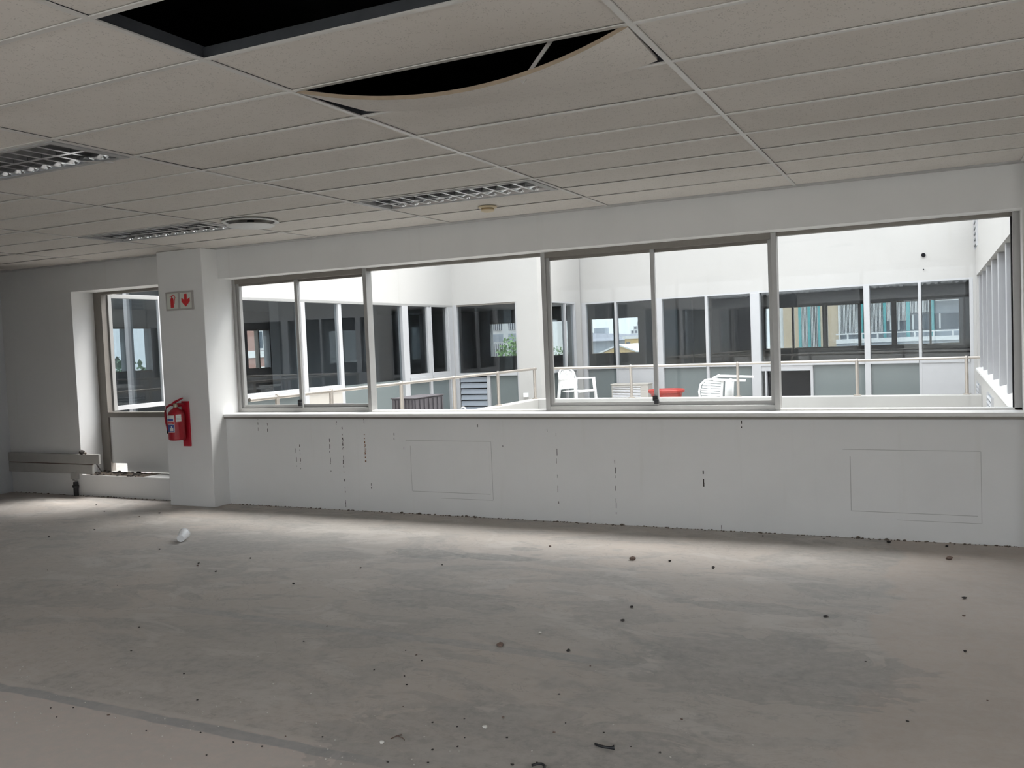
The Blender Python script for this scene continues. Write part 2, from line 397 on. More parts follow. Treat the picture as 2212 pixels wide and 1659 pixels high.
# ------------------------------------------------------------------ louvre light fittings
def troffer(x0, ya, yb, label):
    x1 = x0+1.5
    t = empty('louvre_light', (x0+.75, (ya+yb)/2, H)); tag(t, label, 'ceiling light', 'recessed louvre lights in the ceiling')
    w, d = .735, .236
    m = MB()
    for a in ((-w, w, -d, -d+.028), (-w, w, d-.028, d), (-w, -w+.05, -d+.028, d-.028), (w-.05, w, -d+.028, d-.028)): m.box(*a, -.008, .006)
    m.build('rim', 'fixture_white', t)
    m = MB(); iw, idp = w-.05, d-.028
    m.box(-iw, iw, -idp, idp, .085, .09); m.box(-iw-.003, -iw, -idp, idp, .006, .09); m.box(iw, iw+.003, -idp, idp, .006, .09)
    m.box(-iw, iw, -idp-.003, -idp, .006, .09); m.box(-iw, iw, idp, idp+.003, .006, .09)
    m.build('housing', 'fixture_white', t)
    for y in (-.095, .095): MB().tube([(-iw+.02, y, .068), (iw-.02, y, .068)], .013, 10).build('fluorescent_tube', 'diffuser_white', t, True)
    # curved side and centre reflectors
    def refl(y, s):
        m = MB(); pr = [(y, -.004), (y+s*.006, .012), (y+s*.018, .03), (y+s*.024, .05)]
        m.prism([(-iw, a, b) for a, b in pr] + [(-iw, pr[0][0]-s*.004, .05)], (2*iw, 0, 0), 'X'); m.build('side_reflector', 'louvre_metal', t)
    refl(-idp+.001, 1); refl(idp-.001, -1)
    m = MB().prism([(-iw, -.012, -.004), (-iw, .012, -.004), (-iw, .003, .05), (-iw, -.003, .05)], (2*iw, 0, 0), 'X'); m.build('centre_reflector', 'louvre_metal', t)
    n = 12
    for side in (-1, 1):
        for k in range(1, n):
            x = -iw+2*iw*k/n; a, b = sorted((side*.012, side*(idp-.012)))
            MB().prism([(x-.011, a, -.004), (x+.011, a, -.004), (x+.003, a, .045), (x-.003, a, .045)], (0, b-a, 0), 'Y').build('louvre_blade', 'louvre_metal', t)
    return t
troffer(-1.5, rows[3], rows[2], 'silver louvre ceiling light beside the yellowed smoke detector')
troffer(-4.5, rows[3], rows[2], 'silver louvre ceiling light next to the round air diffuser')
t = troffer(-3.0, rows[8], rows[7], 'dark louvre ceiling light with a loose corner at the left edge')
tag(MB().box(.50, .70, .10, .16, -.03, -.026, Matrix.Rotation(.15, 3, 'Y')).build('loose_reflector', 'louvre_metal', t), 'bent loose strip of reflector')
# round diffuser and smoke detector
t = empty('air_diffuser', (-2.70, -1.335, H)); tag(t, 'round white air diffuser disc on the ceiling', 'air vent')
MB().lathe([(.19, .003), (.225, -.004), (.232, -.012), (.22, -.018), (.195, -.012), (.19, .003)], 40).build('outer_ring', 'diffuser_white', t, True)
MB().lathe([(0, -.052), (.185, -.048), (.195, -.041), (.185, -.036), (0, -.034)], 40).build('disc', 'diffuser_white', t, True)
MB().tube([(0, 0, -.036), (0, 0, .002)], .03, 12).build('stem', 'black_rubber', t, True)
t = empty('smoke_detector', (-.80, -.70, H)); tag(t, 'yellowed round smoke detector on the ceiling near the window', 'smoke detector')
MB().lathe([(0, .002), (.072, .002), (.078, -.006), (.07, -.014), (0, -.014)], 28).build('base', 'yellowed', t, True)
MB().lathe([(.05, -.014), (.052, -.026), (0, -.026)], 28).build('vent_ring', 'yellowed_dark', t, True)
MB().lathe([(.056, -.026), (.052, -.036), (.03, -.044), (0, -.046)], 28).build('cap', 'yellowed', t, True)

# ------------------------------------------------------------------ main window
sl = struct(MB().box(-4.40, 3.02, -.035, .20, SILL-.028, SILL).build('trim_1', 'sill_white', bevel=.004), 'white window sill board')
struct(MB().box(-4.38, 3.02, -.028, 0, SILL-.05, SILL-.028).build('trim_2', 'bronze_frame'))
YF = .20    # inner face of the frames
def pane(parent, x0, x1, z0, z1, y, mat='glass_clear'): return box('pane', mat, parent, x0, x1, y-.003, y+.003, z0, z1)
def sliding(n, x0, x1, mid, lab):
    w = empty('window_%d' % n, ((x0+x1)/2, YF, SILL)); struct(w, lab)
    p = Matrix.Translation(-w.location)
    def b(name, mat, *a, bv=0):
        X = w.location; return MB().box(a[0]-X.x, a[1]-X.x, a[2]-X.y, a[3]-X.y, a[4]-X.z, a[5]-X.z).build(name, mat, w, bevel=bv)
    b('jamb', 'aluminium', x0, x0+.042, YF, YF+.10, SILL, HEAD, bv=.003); b('jamb', 'aluminium', x1-.042, x1, YF, YF+.10, SILL, HEAD, bv=.003)
    b('jamb_lip', 'aluminium', x0+.042, x0+.054, YF+.03, YF+.09, SILL, HEAD); b('jamb_lip', 'aluminium', x1-.054, x1-.042, YF+.03, YF+.09, SILL, HEAD)
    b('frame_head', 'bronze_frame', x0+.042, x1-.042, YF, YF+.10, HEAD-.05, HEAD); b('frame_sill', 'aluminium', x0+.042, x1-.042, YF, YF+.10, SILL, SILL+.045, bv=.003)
    for q, (a, c, y) in enumerate(((x0+.042, mid+.02, YF+.035), (mid-.02, x1-.042, YF+.07))):
        b('sash_stile', 'aluminium_white' if q else 'aluminium', a, a+.034, y-.012, y+.012, SILL+.045, HEAD-.05); b('sash_stile', 'aluminium', c-.034, c, y-.012, y+.012, SILL+.045, HEAD-.05)
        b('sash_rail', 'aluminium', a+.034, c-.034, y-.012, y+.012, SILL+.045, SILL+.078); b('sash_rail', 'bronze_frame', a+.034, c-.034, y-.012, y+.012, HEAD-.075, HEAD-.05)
        b('pane', 'glass_clear', a+.03, c-.03, y-.003, y+.003, SILL+.07, HEAD-.07)
    m = MB().box(mid-.024-w.location.x, mid+.018-w.location.x, .0, .024, .085, .13).box(mid-w.location.x-.006, mid-w.location.x+.03, -.02, .012, .062, .10)
    m.build('latch', 'black_rubber', w, bevel=.003)
    return w
def fixed(n, x0, x1, lab):
    w = empty('window_%d' % n, ((x0+x1)/2, YF, SILL)); struct(w, lab); c = (x0+x1)/2; h = HEAD-SILL
    box('pane', 'glass_clear', w, x0-c, x1-c, .052, .058, .012, h-.02)
    box('frame_head', 'bronze_frame', w, x0-c, x1-c, .02, .09, h-.028, h); box('frame_sill', 'sill_white', w, x0-c, x1-c, .0, .10, 0, .014)
    return w
sliding(1, -4.365, -2.635, -3.535, 'sliding window beside the column with two sashes')
fixed(2, -2.635, -.747, 'fixed pane between the two sliding windows')
sliding(3, -.747, 1.305, .273, 'middle sliding window in front of the red tub')
w4 = fixed(4, 1.305, 3.0, 'large fixed pane at the right end')
box('jamb', 'aluminium', w4, .80, .8475, 0, .10, 0, HEAD-SILL); box('gasket', 'black_rubber', w4, .790, .800, .045, .07, .014, HEAD-SILL-.02)

# ------------------------------------------------------------------ left window with the open casement
w5 = empty('window_5', (-6.62, .30, .245)); struct(w5, 'tall window left of the column with an open casement')
def b5(name, mat, *a, bv=0): return MB().box(a[0]+6.62, a[1]+6.62, a[2]-.30, a[3]-.30, a[4]-.245, a[5]-.245).build(name, mat, w5, bevel=bv)
b5('frame_post', 'bronze_frame', -6.62, -6.49, .30, .37, .245, HEAD); b5('frame_head', 'bronze_frame', -6.49, -4.99, .30, .37, HEAD-.03, HEAD)
b5('frame_transom', 'bronze_frame', -6.49, -4.99, .30, .37, .895, .955); b5('frame_post', 'bronze_frame', -5.06, -4.99, .30, .37, .245, HEAD)
m = MB()
for a in ((-6.24, -5.06, .245, .895), (-6.49, -6.24, .345, .895)): m.box(a[0]+6.62, a[1]+6.62, .02, .05, a[2]-.245, a[3]-.245)
tag(m.build('lower_panel', 'wall_white', w5), 'white infill board with a broken corner')
# casement sash, open ninety degrees outwards
sx = -6.49; s0, s1, zz0, zz1 = .38, 1.19, .965, 2.365
b5('casement_stile', 'aluminium', sx-.02, sx+.02, s0, s0+.05, zz0, zz1, bv=.003); b5('casement_stile', 'aluminium_white', sx-.02, sx+.02, s1-.05, s1, zz0, zz1, bv=.003)
b5('casement_rail', 'aluminium_white', sx-.02, sx+.02, s0+.05, s1-.05, zz0, zz0+.055, bv=.003); b5('casement_rail', 'aluminium', sx-.02, sx+.02, s0+.05, s1-.05, zz1-.05, zz1, bv=.003)
b5('casement_pane', 'glass_tint', sx-.004, sx+.004, s0+.045, s1-.045, zz0+.05, zz1-.045)

# ------------------------------------------------------------------ trunking, conduit stub, plinth bits
t = empty('cable_trunking', (-7.0, -.03, .26)); tag(t, 'dusty white two-channel cable trunking low on the left wall', 'trunking')
def bt(name, mat, *a, bv=0): return MB().box(a[0]+7.0, a[1]+7.0, a[2]+.03, a[3]+.03, a[4]-.26, a[5]-.26).build(name, mat, t, bevel=bv)
bt('backplate', 'trunking', XL, -6.42, -.012, 0, .262, .492); bt('channel_cover', 'trunking', XL, -6.28, -.040, -.012, .382, .495, bv=.004); bt('channel_cover', 'trunking', XL, -6.40, -.038, -.012, .262, .372, bv=.004)
bt('channel_joint', 'grit_brown', XL, -6.40, -.030, -.012, .372, .382)
t = empty('drain_stub', (-6.70, -.035, 0)); tag(t, 'black broken pipe stub standing at the foot of the left wall', 'pipe')
MB().tube([(0, 0, 0), (.003, 0, .09), (0, .004, .165)], [.026, .028, .027], 12).build('pipe', 'black_pipe', t, True)
MB().lathe([(.028, .10), (.036, .104), (.036, .125), (.028, .13)], 12).build('collar', 'black_pipe', t, True)
t = empty('conduit_bracket', (-6.72, -.03, .18)); tag(t, 'white bent conduit box above the black pipe stub', 'conduit')
box('box', 'trunking', t, -.04, .05, -.02, .028, .02, .095, bevel=.004); MB().tube([(-.035, 0, .09), (-.04, 0, .04), (-.02, 0, .005), (.02, 0, -.005)], .010, 8).build('bend', 'trunking', t, True)
t = empty('debris_clump', (-6.56, -.035, .4955)); tag(t, 'small grey rubble clump on top of the trunking end', 'debris')
MB().blob((0, 0, .02), .035, 3, 1, .8).build('lump', 'grit_dark', t); MB().blob((.06, .0, .012), .018, 5, 1, .8).build('lump', 'crumb', t)
t = empty('ledge_rubble', (-6.25, .14, .245)); tag(t, 'dark rubble and dust scattered on the low window ledge', 'debris', kind='stuff')
m = MB(); rr = random.Random(5)
for k in range(90):
    r = rr.uniform(.008, .022); m.blob((rr.uniform(-.33, .5), rr.uniform(-.13, .13), r*.5), r, k, 1, .6)
m.build('rubble', 'grit_dark', t)
m = MB().box(-.33, .60, -.120, .130, .001, .004)
for k in range(70): m.blob((rr.uniform(-.26, .60), rr.uniform(-.06, .06), .008), rr.uniform(.03, .055), 200+k, 1, .06)
m.build('dust_layer', 'crumb', t)
tag(MB().tube([(-6.45, .03, .42), (-6.33, .03, .29)], .008, 6).build('rusty_bolt', 'grit_dark'), 'dark rod leaning against the window post on the ledge', 'rod')

# ------------------------------------------------------------------ sign and extinguisher
t = empty('fire_sign', (-4.683, -.225, 2.07)); tag(t, 'framed fire extinguisher sign with red arrow on the column', 'sign')
box('board', 'sign_board', t, -.192, .192, -.014, 0, 0, .196, bevel=.002)
for cx in (-.093, .093): box('panel', 'sign_panel', t, cx-.078, cx+.078, -.017, -.014, .018, .178)
m = MB().prism([(.093-.019, -.0185, .165), (.093+.019, -.0185, .165), (.093+.019, -.0185, .105), (.093+.058, -.0185, .125), (.093+.058, -.0185, .085), (.093, -.0185, .032), (.093-.058, -.0185, .085), (.093-.058, -.0185, .125), (.093-.019, -.0185, .105)], (0, .002, 0), 'Y')
m.build('arrow', 'red_print', t)
m = MB(); c = -.098
m.prism([(c-.022, -.0185, .03), (c+.022, -.0185, .03), (c+.022, -.0185, .115), (c+.015, -.0185, .130), (c+.008, -.0185, .135), (c+.008, -.0185, .150), (c-.008, -.0185, .150), (c-.008, -.0185, .135), (c-.015, -.0185, .130), (c-.022, -.0185, .115)], (0, .002, 0), 'Y')
m.prism([(c-.036, -.0185, .140), (c-.008, -.0185, .156), (c+.016, -.0185, .160), (c+.016, -.0185, .152), (c-.006, -.0185, .148)], (0, .002, 0), 'Y')
m.build('extinguisher_symbol', 'red_print', t)
MB().tube([(c+.008, -.0178, .156), (c+.032, -.0178, .158), (c+.046, -.0178, .135), (c+.036, -.0178, .105), (c+.030, -.0178, .07)], .0035, 6).build('hose_symbol', 'red_print', t)
# bracket
t = empty('extinguisher_bracket', (-4.685, -.225, .64)); tag(t, 'red backing board holding the fire extinguisher on the column', 'bracket')
box('board', 'red_bracket', t, -.048, .048, -.022, 0, 0, .475, bevel=.002); box('hook', 'red_bracket', t, -.10, -.04, -.05, -.022, .42, .452)
# extinguisher
EX = (-4.722, -.335, .718)
t = empty('fire_extinguisher', EX); tag(t, 'red fire extinguisher with printed label hanging on the column', 'fire extinguisher')
R = .086
MB().lathe([(0, 0), (R-.012, 0), (R, .012), (R, .262), (R-.008, .287), (R-.03, .312), (.03, .33), (.022, .345), (0, .345)], 32).build('cylinder', 'red_paint', t, True)
MB().lathe([(0, .343), (.024, .343), (.024, .372), (.016, .385), (0, .385)], 16).build('valve', 'brass', t, True)
m = MB().hexa([(-.05, -.012, .372), (.005, -.012, .380), (.005, .012, .380), (-.05, .012, .372), (-.05, -.012, .384), (.005, -.012, .395), (.005, .012, .395), (-.05, .012, .384)])
m.hexa([(-.02, -.010, .380), (.105, -.010, .432), (.105, .010, .432), (-.02, .010, .380), (-.03, -.010, .398), (.10, -.010, .442), (.10, .010, .442), (-.03, .010, .398)])
m.build('handle', 'red_bracket', t)
MB().tube([(.0, 0, .372), (.07, .05, .372)], .012, 8).build('hanger', 'red_paint', t, True)
hp = [(-.02, -.01, .366), (-.06, -.015, .368), (-.105, -.02, .345), (-.13, -.02, .29), (-.128, -.02, .23), (-.110, -.03, .17), (-.088, -.04, .125), (-.074, -.05, .10)]
MB().tube(hp, .012, 10).build('hose', 'red_paint', t, True)
MB().tube([hp[-1], (-.066, -.055, .075)], [.012, .015], 10).build('nozzle', 'black_rubber', t, True)
def wrap(name, mat, a0, a1, z0, z1, off=.0012):
    m = MB(); n = 10; vs = []
    for k in range(n+1):
        a = a0+(a1-a0)*k/n
        vs.append((m.bm.verts.new(((R+off)*math.cos(a), (R+off)*math.sin(a), z0)), m.bm.verts.new(((R+off)*math.cos(a), (R+off)*math.sin(a), z1))))
    for p, q in zip(vs, vs[1:]): m.bm.faces.new((p[0], q[0], q[1], p[1]))
    o = m.build(name, mat, lab_p[0] if lab_p else t); so = o.modifiers.new('t', 'SOLIDIFY'); so.thickness = .0008; return o
lab_p = []
D = math.radians
lab = wrap('label', 'label_white', D(232), D(303), .085, .262); lab_p.append(lab)
wrap('label_band', 'label_blue', D(236), D(296), .205, .228, .0022)
wrap('label_band', 'red_print', D(240), D(300), .172, .198, .0022)
wrap('label_print', 'label_blue', D(236), D(301), .092, .165, .0022)
wrap('label_figure', 'label_white', D(268), D(294), .10, .135, .0032); wrap('label_figure', 'label_white', D(278), D(286), .135, .152, .0032)
for k, (a, b2) in enumerate(((242, 250), (252, 258), (260, 269), (271, 279), (281, 290))): wrap('label_letter', 'label_white', D(a+1), D(b2), .181, .189, .0032)
lab_p.clear()
wrap('service_tag', 'label_white', D(314), D(350), .195, .268, .002)
for z in (.215, .23, .245): wrap('tag_line', 'trunking', D(318), D(346), z, z+.003, .003)

# ------------------------------------------------------------------ wall patches and scars
def patch(x0, x1, z0, z1, inset, skew, lab):
    p = MB().box(x0, x1, -.0025, 0, z0, z1).build('wall_patch', 'wall_white', wf); tag(p, lab)
    box('patch_panel', 'wall_white', p, x0+inset, x1-inset*.4, -.0045, -.0025, z0+inset, z1-inset*.7)
    m = MB()
    m.box(x0+inset-.006, x0+inset, -.0032, -.0025, z0+inset, z1-inset*.9); m.box(x0+inset, x1-inset*.4, -.0032, -.0025, z0+inset-.005, z0+inset)
    m.box(x1, x1+.004, -.0012, 0, z0, z1); m.box(x0, x1, -.0012, 0, z1, z1+.004); m.box(x0+.4*(x1-x0), x1, -.0012, 0, z0-.004, z0)
    m.build('patch_joint', 'joint_grey', p)
patch(-2.13, -1.22, .165, .70, .055, 0, 'sealed wall panel outline under the fixed pane'); patch(1.79, 2.72, .155, .675, .055, 0, 'sealed wall panel outline at the right end')
m = MB(); mr = MB(); rr = random.Random(11)
def scar(M_, x, z1, z0, w, n):
    for k in range(n):
        a = z1+(z0-z1)*(k+rr.uniform(0, .6))/n; l = (z1-z0)/n*rr.uniform(.15, .75); ww = w*rr.uniform(.4, 1.0); dx = rr.uniform(-.004, .004)
        M_.box(x+dx-ww/2, x+dx+ww/2, -.0012, 0, a-l, a, Matrix.Rotation(rr.uniform(-.05, .05), 3, 'Y'))
scar(m, -3.40, .66, .36, .008, 6); scar(m, -3.025, .73, .34, .007, 6); scar(m, -2.865, .83, .01, .008, 13); scar(m, -2.86, .74, .60, .016, 4)
scar(m, -3.80, .94, .78, .007, 3); scar(m, -3.93, .94, .79, .005, 3); scar(m, -2.26, .80, .69, .008, 2); scar(m, -2.60, .94, .86, .006, 2); scar(m, -2.93, .94, .82, .006, 3)
scar(m, -1.77, .48, .42, .007, 1); scar(m, -2.0, .53, .48, .007, 1); scar(m, -.04, .60, .03, .005, 7); scar(m, -.575, .80, .13, .005, 6); scar(m, .715, .50, .34, .010, 3); scar(m, 1.03, .90, .83, .008, 2)
scar(m, -1.35, .86, .80, .007, 1); scar(m, -.66, .82, .78, .007, 1); scar(m, -3.45, .62, .40, .005, 3); scar(m, -2.55, .30, .20, .007, 2); scar(m, .85, .07, .02, .005, 1); scar(m, -2.15, .66, .60, .005, 1); scar(m, -1.1, .68, .64, .006, 1)
tag(m.build('paint_scars', 'crack', wf), kind='stuff')
scar(mr, -2.60, .77, .48, .016, 9); scar(mr, -2.598, .62, .55, .022, 4); tag(mr.build('rust_scars', 'rust', wf), kind='stuff')
# dirt along the foot of the walls
m = MB()
for k in range(520):
    x = rr.uniform(XL+.05, 3.0)
    if -5.0 < x < -4.36: continue
    r = rr.uniform(.003, .010) * (1.8 if rr.random() < .05 else 1); m.blob((x, -abs(rr.gauss(0, .014))-r*.6, r*.35), r, k, 0 if False else 1, .6)
tag(m.build('wall_foot_crumbs', 'crumb'), 'brown mortar crumbs lying along the foot of the window wall', 'debris', kind='stuff')

# ------------------------------------------------------------------ things on the floor
t = empty('paper_cup', (-3.43, -1.57, 0)); t.rotation_euler = (0, 0, D(28)); t.scale = (1.25, 1.25, 1.25); tag(t, 'white plastic cup lying tipped on the concrete floor', 'cup')
cupm = MB().lathe([(0, .002), (.024, 0), (.026, .004), (.036, .088), (.039, .090), (.039, .094), (.0345, .094), (.024, .006), (0, .006)], 24)
for v in cupm.bm.verts: v.co = Matrix.Rotation(D(-79), 3, 'X') @ v.co + Vector((0, -.045, .0275))
cupm.build('cup_body', 'cup', t, True)
SPECKS = [(-5.86,-.45),(-5.42,-.71),(-4.71,-.64),(-4.78,-.83),(-4.68,-1.44),(-4.83,-1.8),(-3.38,-1.87),(-2.67,-2.15),(-2.62,-2.21),(-2.38,-1.9),(-2.77,-2.81),(-2.35,-2.3),(-1.55,-2.4),(-3.7,-2.66),(-1.83,-3.46),(-1.53,-3.78),(-.98,-3.94),(-.71,-3.34),(-.75,-3.08),(-.66,-4.17),(-1.25,-4.48),(-1.13,-4.54),(-1.15,-4.44),(-.92,-4.44),(-.62,-4.5),(-.38,-4.43),(-.18,-4.45),(-.04,-4.44),(-.01,-4.33),(.14,-4.28),(-.2,-4.58),(-1.35,-1.9),(-.81,-1.65),(-.28,-.9),(.72,-1.09),(.8,-2.2),(.83,-2.46),(-.09,-3.28),(0,-3.32),(.07,-3.38),(-.09,-3.57),(.1,-3.59),(.17,-3.68),(.29,-3.9),(.61,-3.92),(.5,-4.0),(.62,-4.0),(.89,-3.54),(.9,-3.17),(.7,-4.08),(.86,-4.02),(.63,-4.22),(.71,-4.16),(1.02,-3.91),(1.03,-3.81),(1.21,-3.84),(1.35,-3.92),(1.47,-3.93),(1.47,-3.61),(1.06,-4.17),(.98,-4.22),(.52,-4.37),(.67,-4.32),(.76,-3.85),(1.2,-.13),(1.65,-.11),(2.49,-.13),(2.57,-1.45),(2.56,-1.8),(2.55,-2.39),(2.12,-2.68),(1.87,-2.04),(2.32,-3.32),(2.62,-2.99),(1.05,-1.18)]
m = MB(); fr = random.Random(21)
for k in range(260):
    x, y = fr.uniform(-2.0, 1.8), -4.75+abs(fr.gauss(0, .45)); r_ = fr.uniform(.0015, .0045)
    m.blob((x, y, r_*.4), r_, 500+k, 1, .5)
tag(m.build('plaster_flecks', 'grit_white'), 'fine pale plaster flecks strewn over the near floor', 'plaster flecks', kind='stuff')
GR = []
for k in range(5): GR.append(MB().blob((0, 0, .0042), .008, 40+k, 1, .55, .45).build('grit_chip', 'grit_dark' if k != 3 else 'grit_brown'))
for k, (x, y) in enumerate(SPECKS):
    if k < 5: o = GR[k]
    else: o = GR[k % 5].copy(); COL.objects.link(o)
    far = max(.55, min(1.5, (-y*.0+1.0) * (1.35 if y > -2.5 else .62))) * random.uniform(.75, 1.2)
    o.location = (x, y, 0); o.scale = (far*random.uniform(.8, 1.5), far, far); o.rotation_euler = (0, 0, random.uniform(0, 6.28))
    zone = ('on the bright floor near the window wall', 'chips near the window wall') if y > -1.3 else ('on the far left floor around the white cup', 'chips around the cup') if x < -2 else \
        ('on the right end of the floor', 'chips on the right end') if x > 1.6 else ('beside the grey strip at the near left', 'chips beside the grey strip') if y < -3.9 and x < .2 else \
        ('in the near middle foreground by the twig', 'chips in the near foreground') if y < -3.7 else ('in the middle of the floor', 'chips in the middle of the floor')
    kd = 'brown' if k % 5 == 3 else 'dark'
    tag(o, 'tiny %s chip of grit %s' % (kd, zone[0]), 'grit', '%s grit %s' % (kd, zone[1]))
for nm, mat, x, y, r, lab in (('stone', 'grit_brown', .459, -1.117, .026, 'brown pebble on the bright floor below the middle sliding window'), ('stone', 'grit_brown', 2.504, -.505, .022, 'brown pebble near the wall at the right end'),
        ('stone', 'grit_brown', .351, -3.049, .020, 'dark brown stone in the middle of the floor'), ('stone', 'grit_dark', .721, -3.006, .012, 'black stone right of the dark brown stone'),
        ('stone', 'grit_dark', 2.106, -.105, .016, 'black lump at the wall foot below the right window'), ('plaster_chip', 'grit_white', .469, -2.798, .011, 'white pebble of plaster in the middle of the floor'),
        ('plaster_chip', 'grit_white', .733, -3.966, .012, 'white plaster flake in the near foreground'), ('plaster_chip', 'grit_white', .404, -4.237, .011, 'white chip beside the reddish twig')):
    tag(MB().blob((x, y, r*.42), r, int(abs(x)*100), 1, .6, .3).build(nm, mat), lab, 'stone' if nm == 'stone' else 'plaster chip')
tag(MB().tube([(1.215, -3.955, .006), (1.235, -3.966, .007), (1.262, -3.972, .008), (1.285, -3.967, .007), (1.297, -3.962, .008)], [.005, .0055, .0055, .006, .010], 8).build('cable_offcut', 'black_rubber', smooth=True), 'short curved black cable offcut on the floor, whole', 'cable')
tag(MB().tube([(1.055, -4.205, .006), (1.068, -4.190, .007), (1.085, -4.183, .007), (1.102, -4.192, .006), (1.110, -4.215, .006)], .005, 8).build('cable_offcut', 'black_rubber', smooth=True), 'hooked black cable piece at the bottom edge of the photo', 'cable')
t = empty('twig', (.43, -4.167, 0)); tag(t, 'thin reddish forked twig on the near floor', 'twig')
MB().tube([(-.01, -.03, .003), (0, 0, .004), (.012, .02, .003)], .0022, 6).build('stem', 'grit_brown', t); MB().tube([(0, 0, .004), (.03, -.005, .003), (.05, -.02, .003)], .0018, 6).build('branch', 'grit_brown', t)

# ------------------------------------------------------------------ courtyard structure
WH = 6.6; XLW, YB1, XS, YB2, XRW = -6.29, 8.46, -4.42, 10.75, 3.05
TILT = -.1462     # the back wing stands at a slight angle to the others
MB2 = Matrix.Translation((XS, YB2, 0)) @ Matrix.Rotation(TILT, 4, 'Z') @ Matrix.Translation((-XS, -YB2, 0))
struct(MB().box(-300, 300, -300, 300, -3.8, -3.5).build('ground', 'ground'))
struct(MB().box(-9.2, -4.34, .30, YB1+.1, -.1, .2).box(-4.34, XRW, 8.0, 10.95, -.1, .2).build('terrace_floor', 'terrace'), 'raised terrace around the light well')
struct(MB().box(-4.44, -4.24, .30, 7.9, -3.5, .52).box(-4.44, XRW, 7.9, 8.1, -3.5, .52).build('parapet_wall', 'parapet_stain', bevel=.012), 'low white parapet around the light well')
HD, TR0, TR1 = 2.376, .95, 1.015
fLW, fB1, fS, fB2, fRW, fN = pl('X', XLW, -1), pl('Y', YB1, 1), pl('X', XS, -1), pl('Y', YB2, 1), pl('X', XRW, 1), pl('Y', 2.0, 1)
struct(wall('wall_left_wing', 'plaster_ext', fLW, 2.15, YB1, -3.5, WH, 0, .2, [(2.15, 8.43, .2, HD)]))
struct(wall('wall_courtyard_bay', 'plaster_ext', fB1, XLW-.2, XS, -3.5, WH, 0, .2, [(XLW, -4.89, .2, HD)]))
struct(wall('wall_courtyard_return', 'plaster_ext', fS, YB1+.2, YB2-.05, -3.5, WH, 0, .2, [(9.08, 10.40, .2, HD)]))
struct(wall('wall_back_wing', 'plaster_ext', fB2, XS-.35, XRW+.4, -3.5, WH, 0, .2, [(-4.42, 3.09, .2, 2.37)])).matrix_world = MB2
rw = struct(wall('wall_right_wing', 'plaster_ext', fRW, .30, 9.6, -3.5, 3.7, 0, .28, [(.45, 9.3, .86, HD)]))
struct(wall('wall_niche', 'plaster_ext', fN, -9.2, XLW, -.1, WH, 0, .15, [(-8.9, -6.45, .2, 2.62)]))
struct(MB().box(-9.35, -9.2, .30, 2.15, -.1, WH).build('wall_niche_end', 'plaster_ext'))
# wing interiors
XW, YW = -12.0, 16.5
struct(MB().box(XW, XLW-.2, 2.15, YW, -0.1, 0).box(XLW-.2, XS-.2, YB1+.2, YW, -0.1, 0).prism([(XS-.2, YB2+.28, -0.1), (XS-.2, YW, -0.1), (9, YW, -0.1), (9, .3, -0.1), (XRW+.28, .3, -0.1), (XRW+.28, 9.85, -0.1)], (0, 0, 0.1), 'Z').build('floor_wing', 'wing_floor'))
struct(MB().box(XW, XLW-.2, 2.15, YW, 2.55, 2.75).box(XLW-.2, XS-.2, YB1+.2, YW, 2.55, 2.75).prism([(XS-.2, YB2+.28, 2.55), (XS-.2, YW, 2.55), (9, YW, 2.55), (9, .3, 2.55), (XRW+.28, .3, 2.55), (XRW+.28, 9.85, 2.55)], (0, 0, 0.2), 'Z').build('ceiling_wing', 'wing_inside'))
OPW = [(4.75, 5.45, 1.3, 2.2), (5.6, 6.05, 1.3, 2.2), (8.85, 9.62, 1.2, 2.14)]
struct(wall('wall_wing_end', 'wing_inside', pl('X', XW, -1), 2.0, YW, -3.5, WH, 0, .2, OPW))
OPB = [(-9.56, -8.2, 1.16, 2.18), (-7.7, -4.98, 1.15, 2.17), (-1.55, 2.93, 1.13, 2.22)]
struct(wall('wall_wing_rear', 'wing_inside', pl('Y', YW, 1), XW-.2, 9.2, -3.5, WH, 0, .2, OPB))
struct(wall('wall_wing_side', 'wing_inside', pl('X', 9.0, 1), .3, YW, -3.5, WH, 0, .2))
struct(MB().box(-8.0, -7.8, 5.0, 8.0, 0, 2.55).build('wall_wing_partition', 'wing_inside'))
struct(MB().box(-4.15, -2.9, 14.2, 14.35, 0, 2.55).build('wall_wing_screen', 'wing_inside'))

# ------------------------------------------------------------------ courtyard windows
def win(n, f, lab): 
    w = empty('window_%d' % n, (0,0,0)); struct(w, lab); w['f'] = 0; return w
def vert(w, f, a, wd, z0, z1, d0=.0, d1=.09, mat='aluminium_white'): return MB().box(*f(a-wd/2, a+wd/2, d0, d1, z0, z1)).build('mullion', mat, w, bevel=.004)
def horz(w, f, a0, a1, z0, z1, d0=.0, d1=.09, nm='transom', mat='aluminium_white'): return MB().box(*f(a0, a1, d0, d1, z0, z1)).build(nm, mat, w)
def gl(w, f, a0, a1, z0, z1, d=.05, mat='glass_tint'): return MB().box(*f(a0, a1, d-.003, d+.003, z0, z1)).build('pane', mat, w)
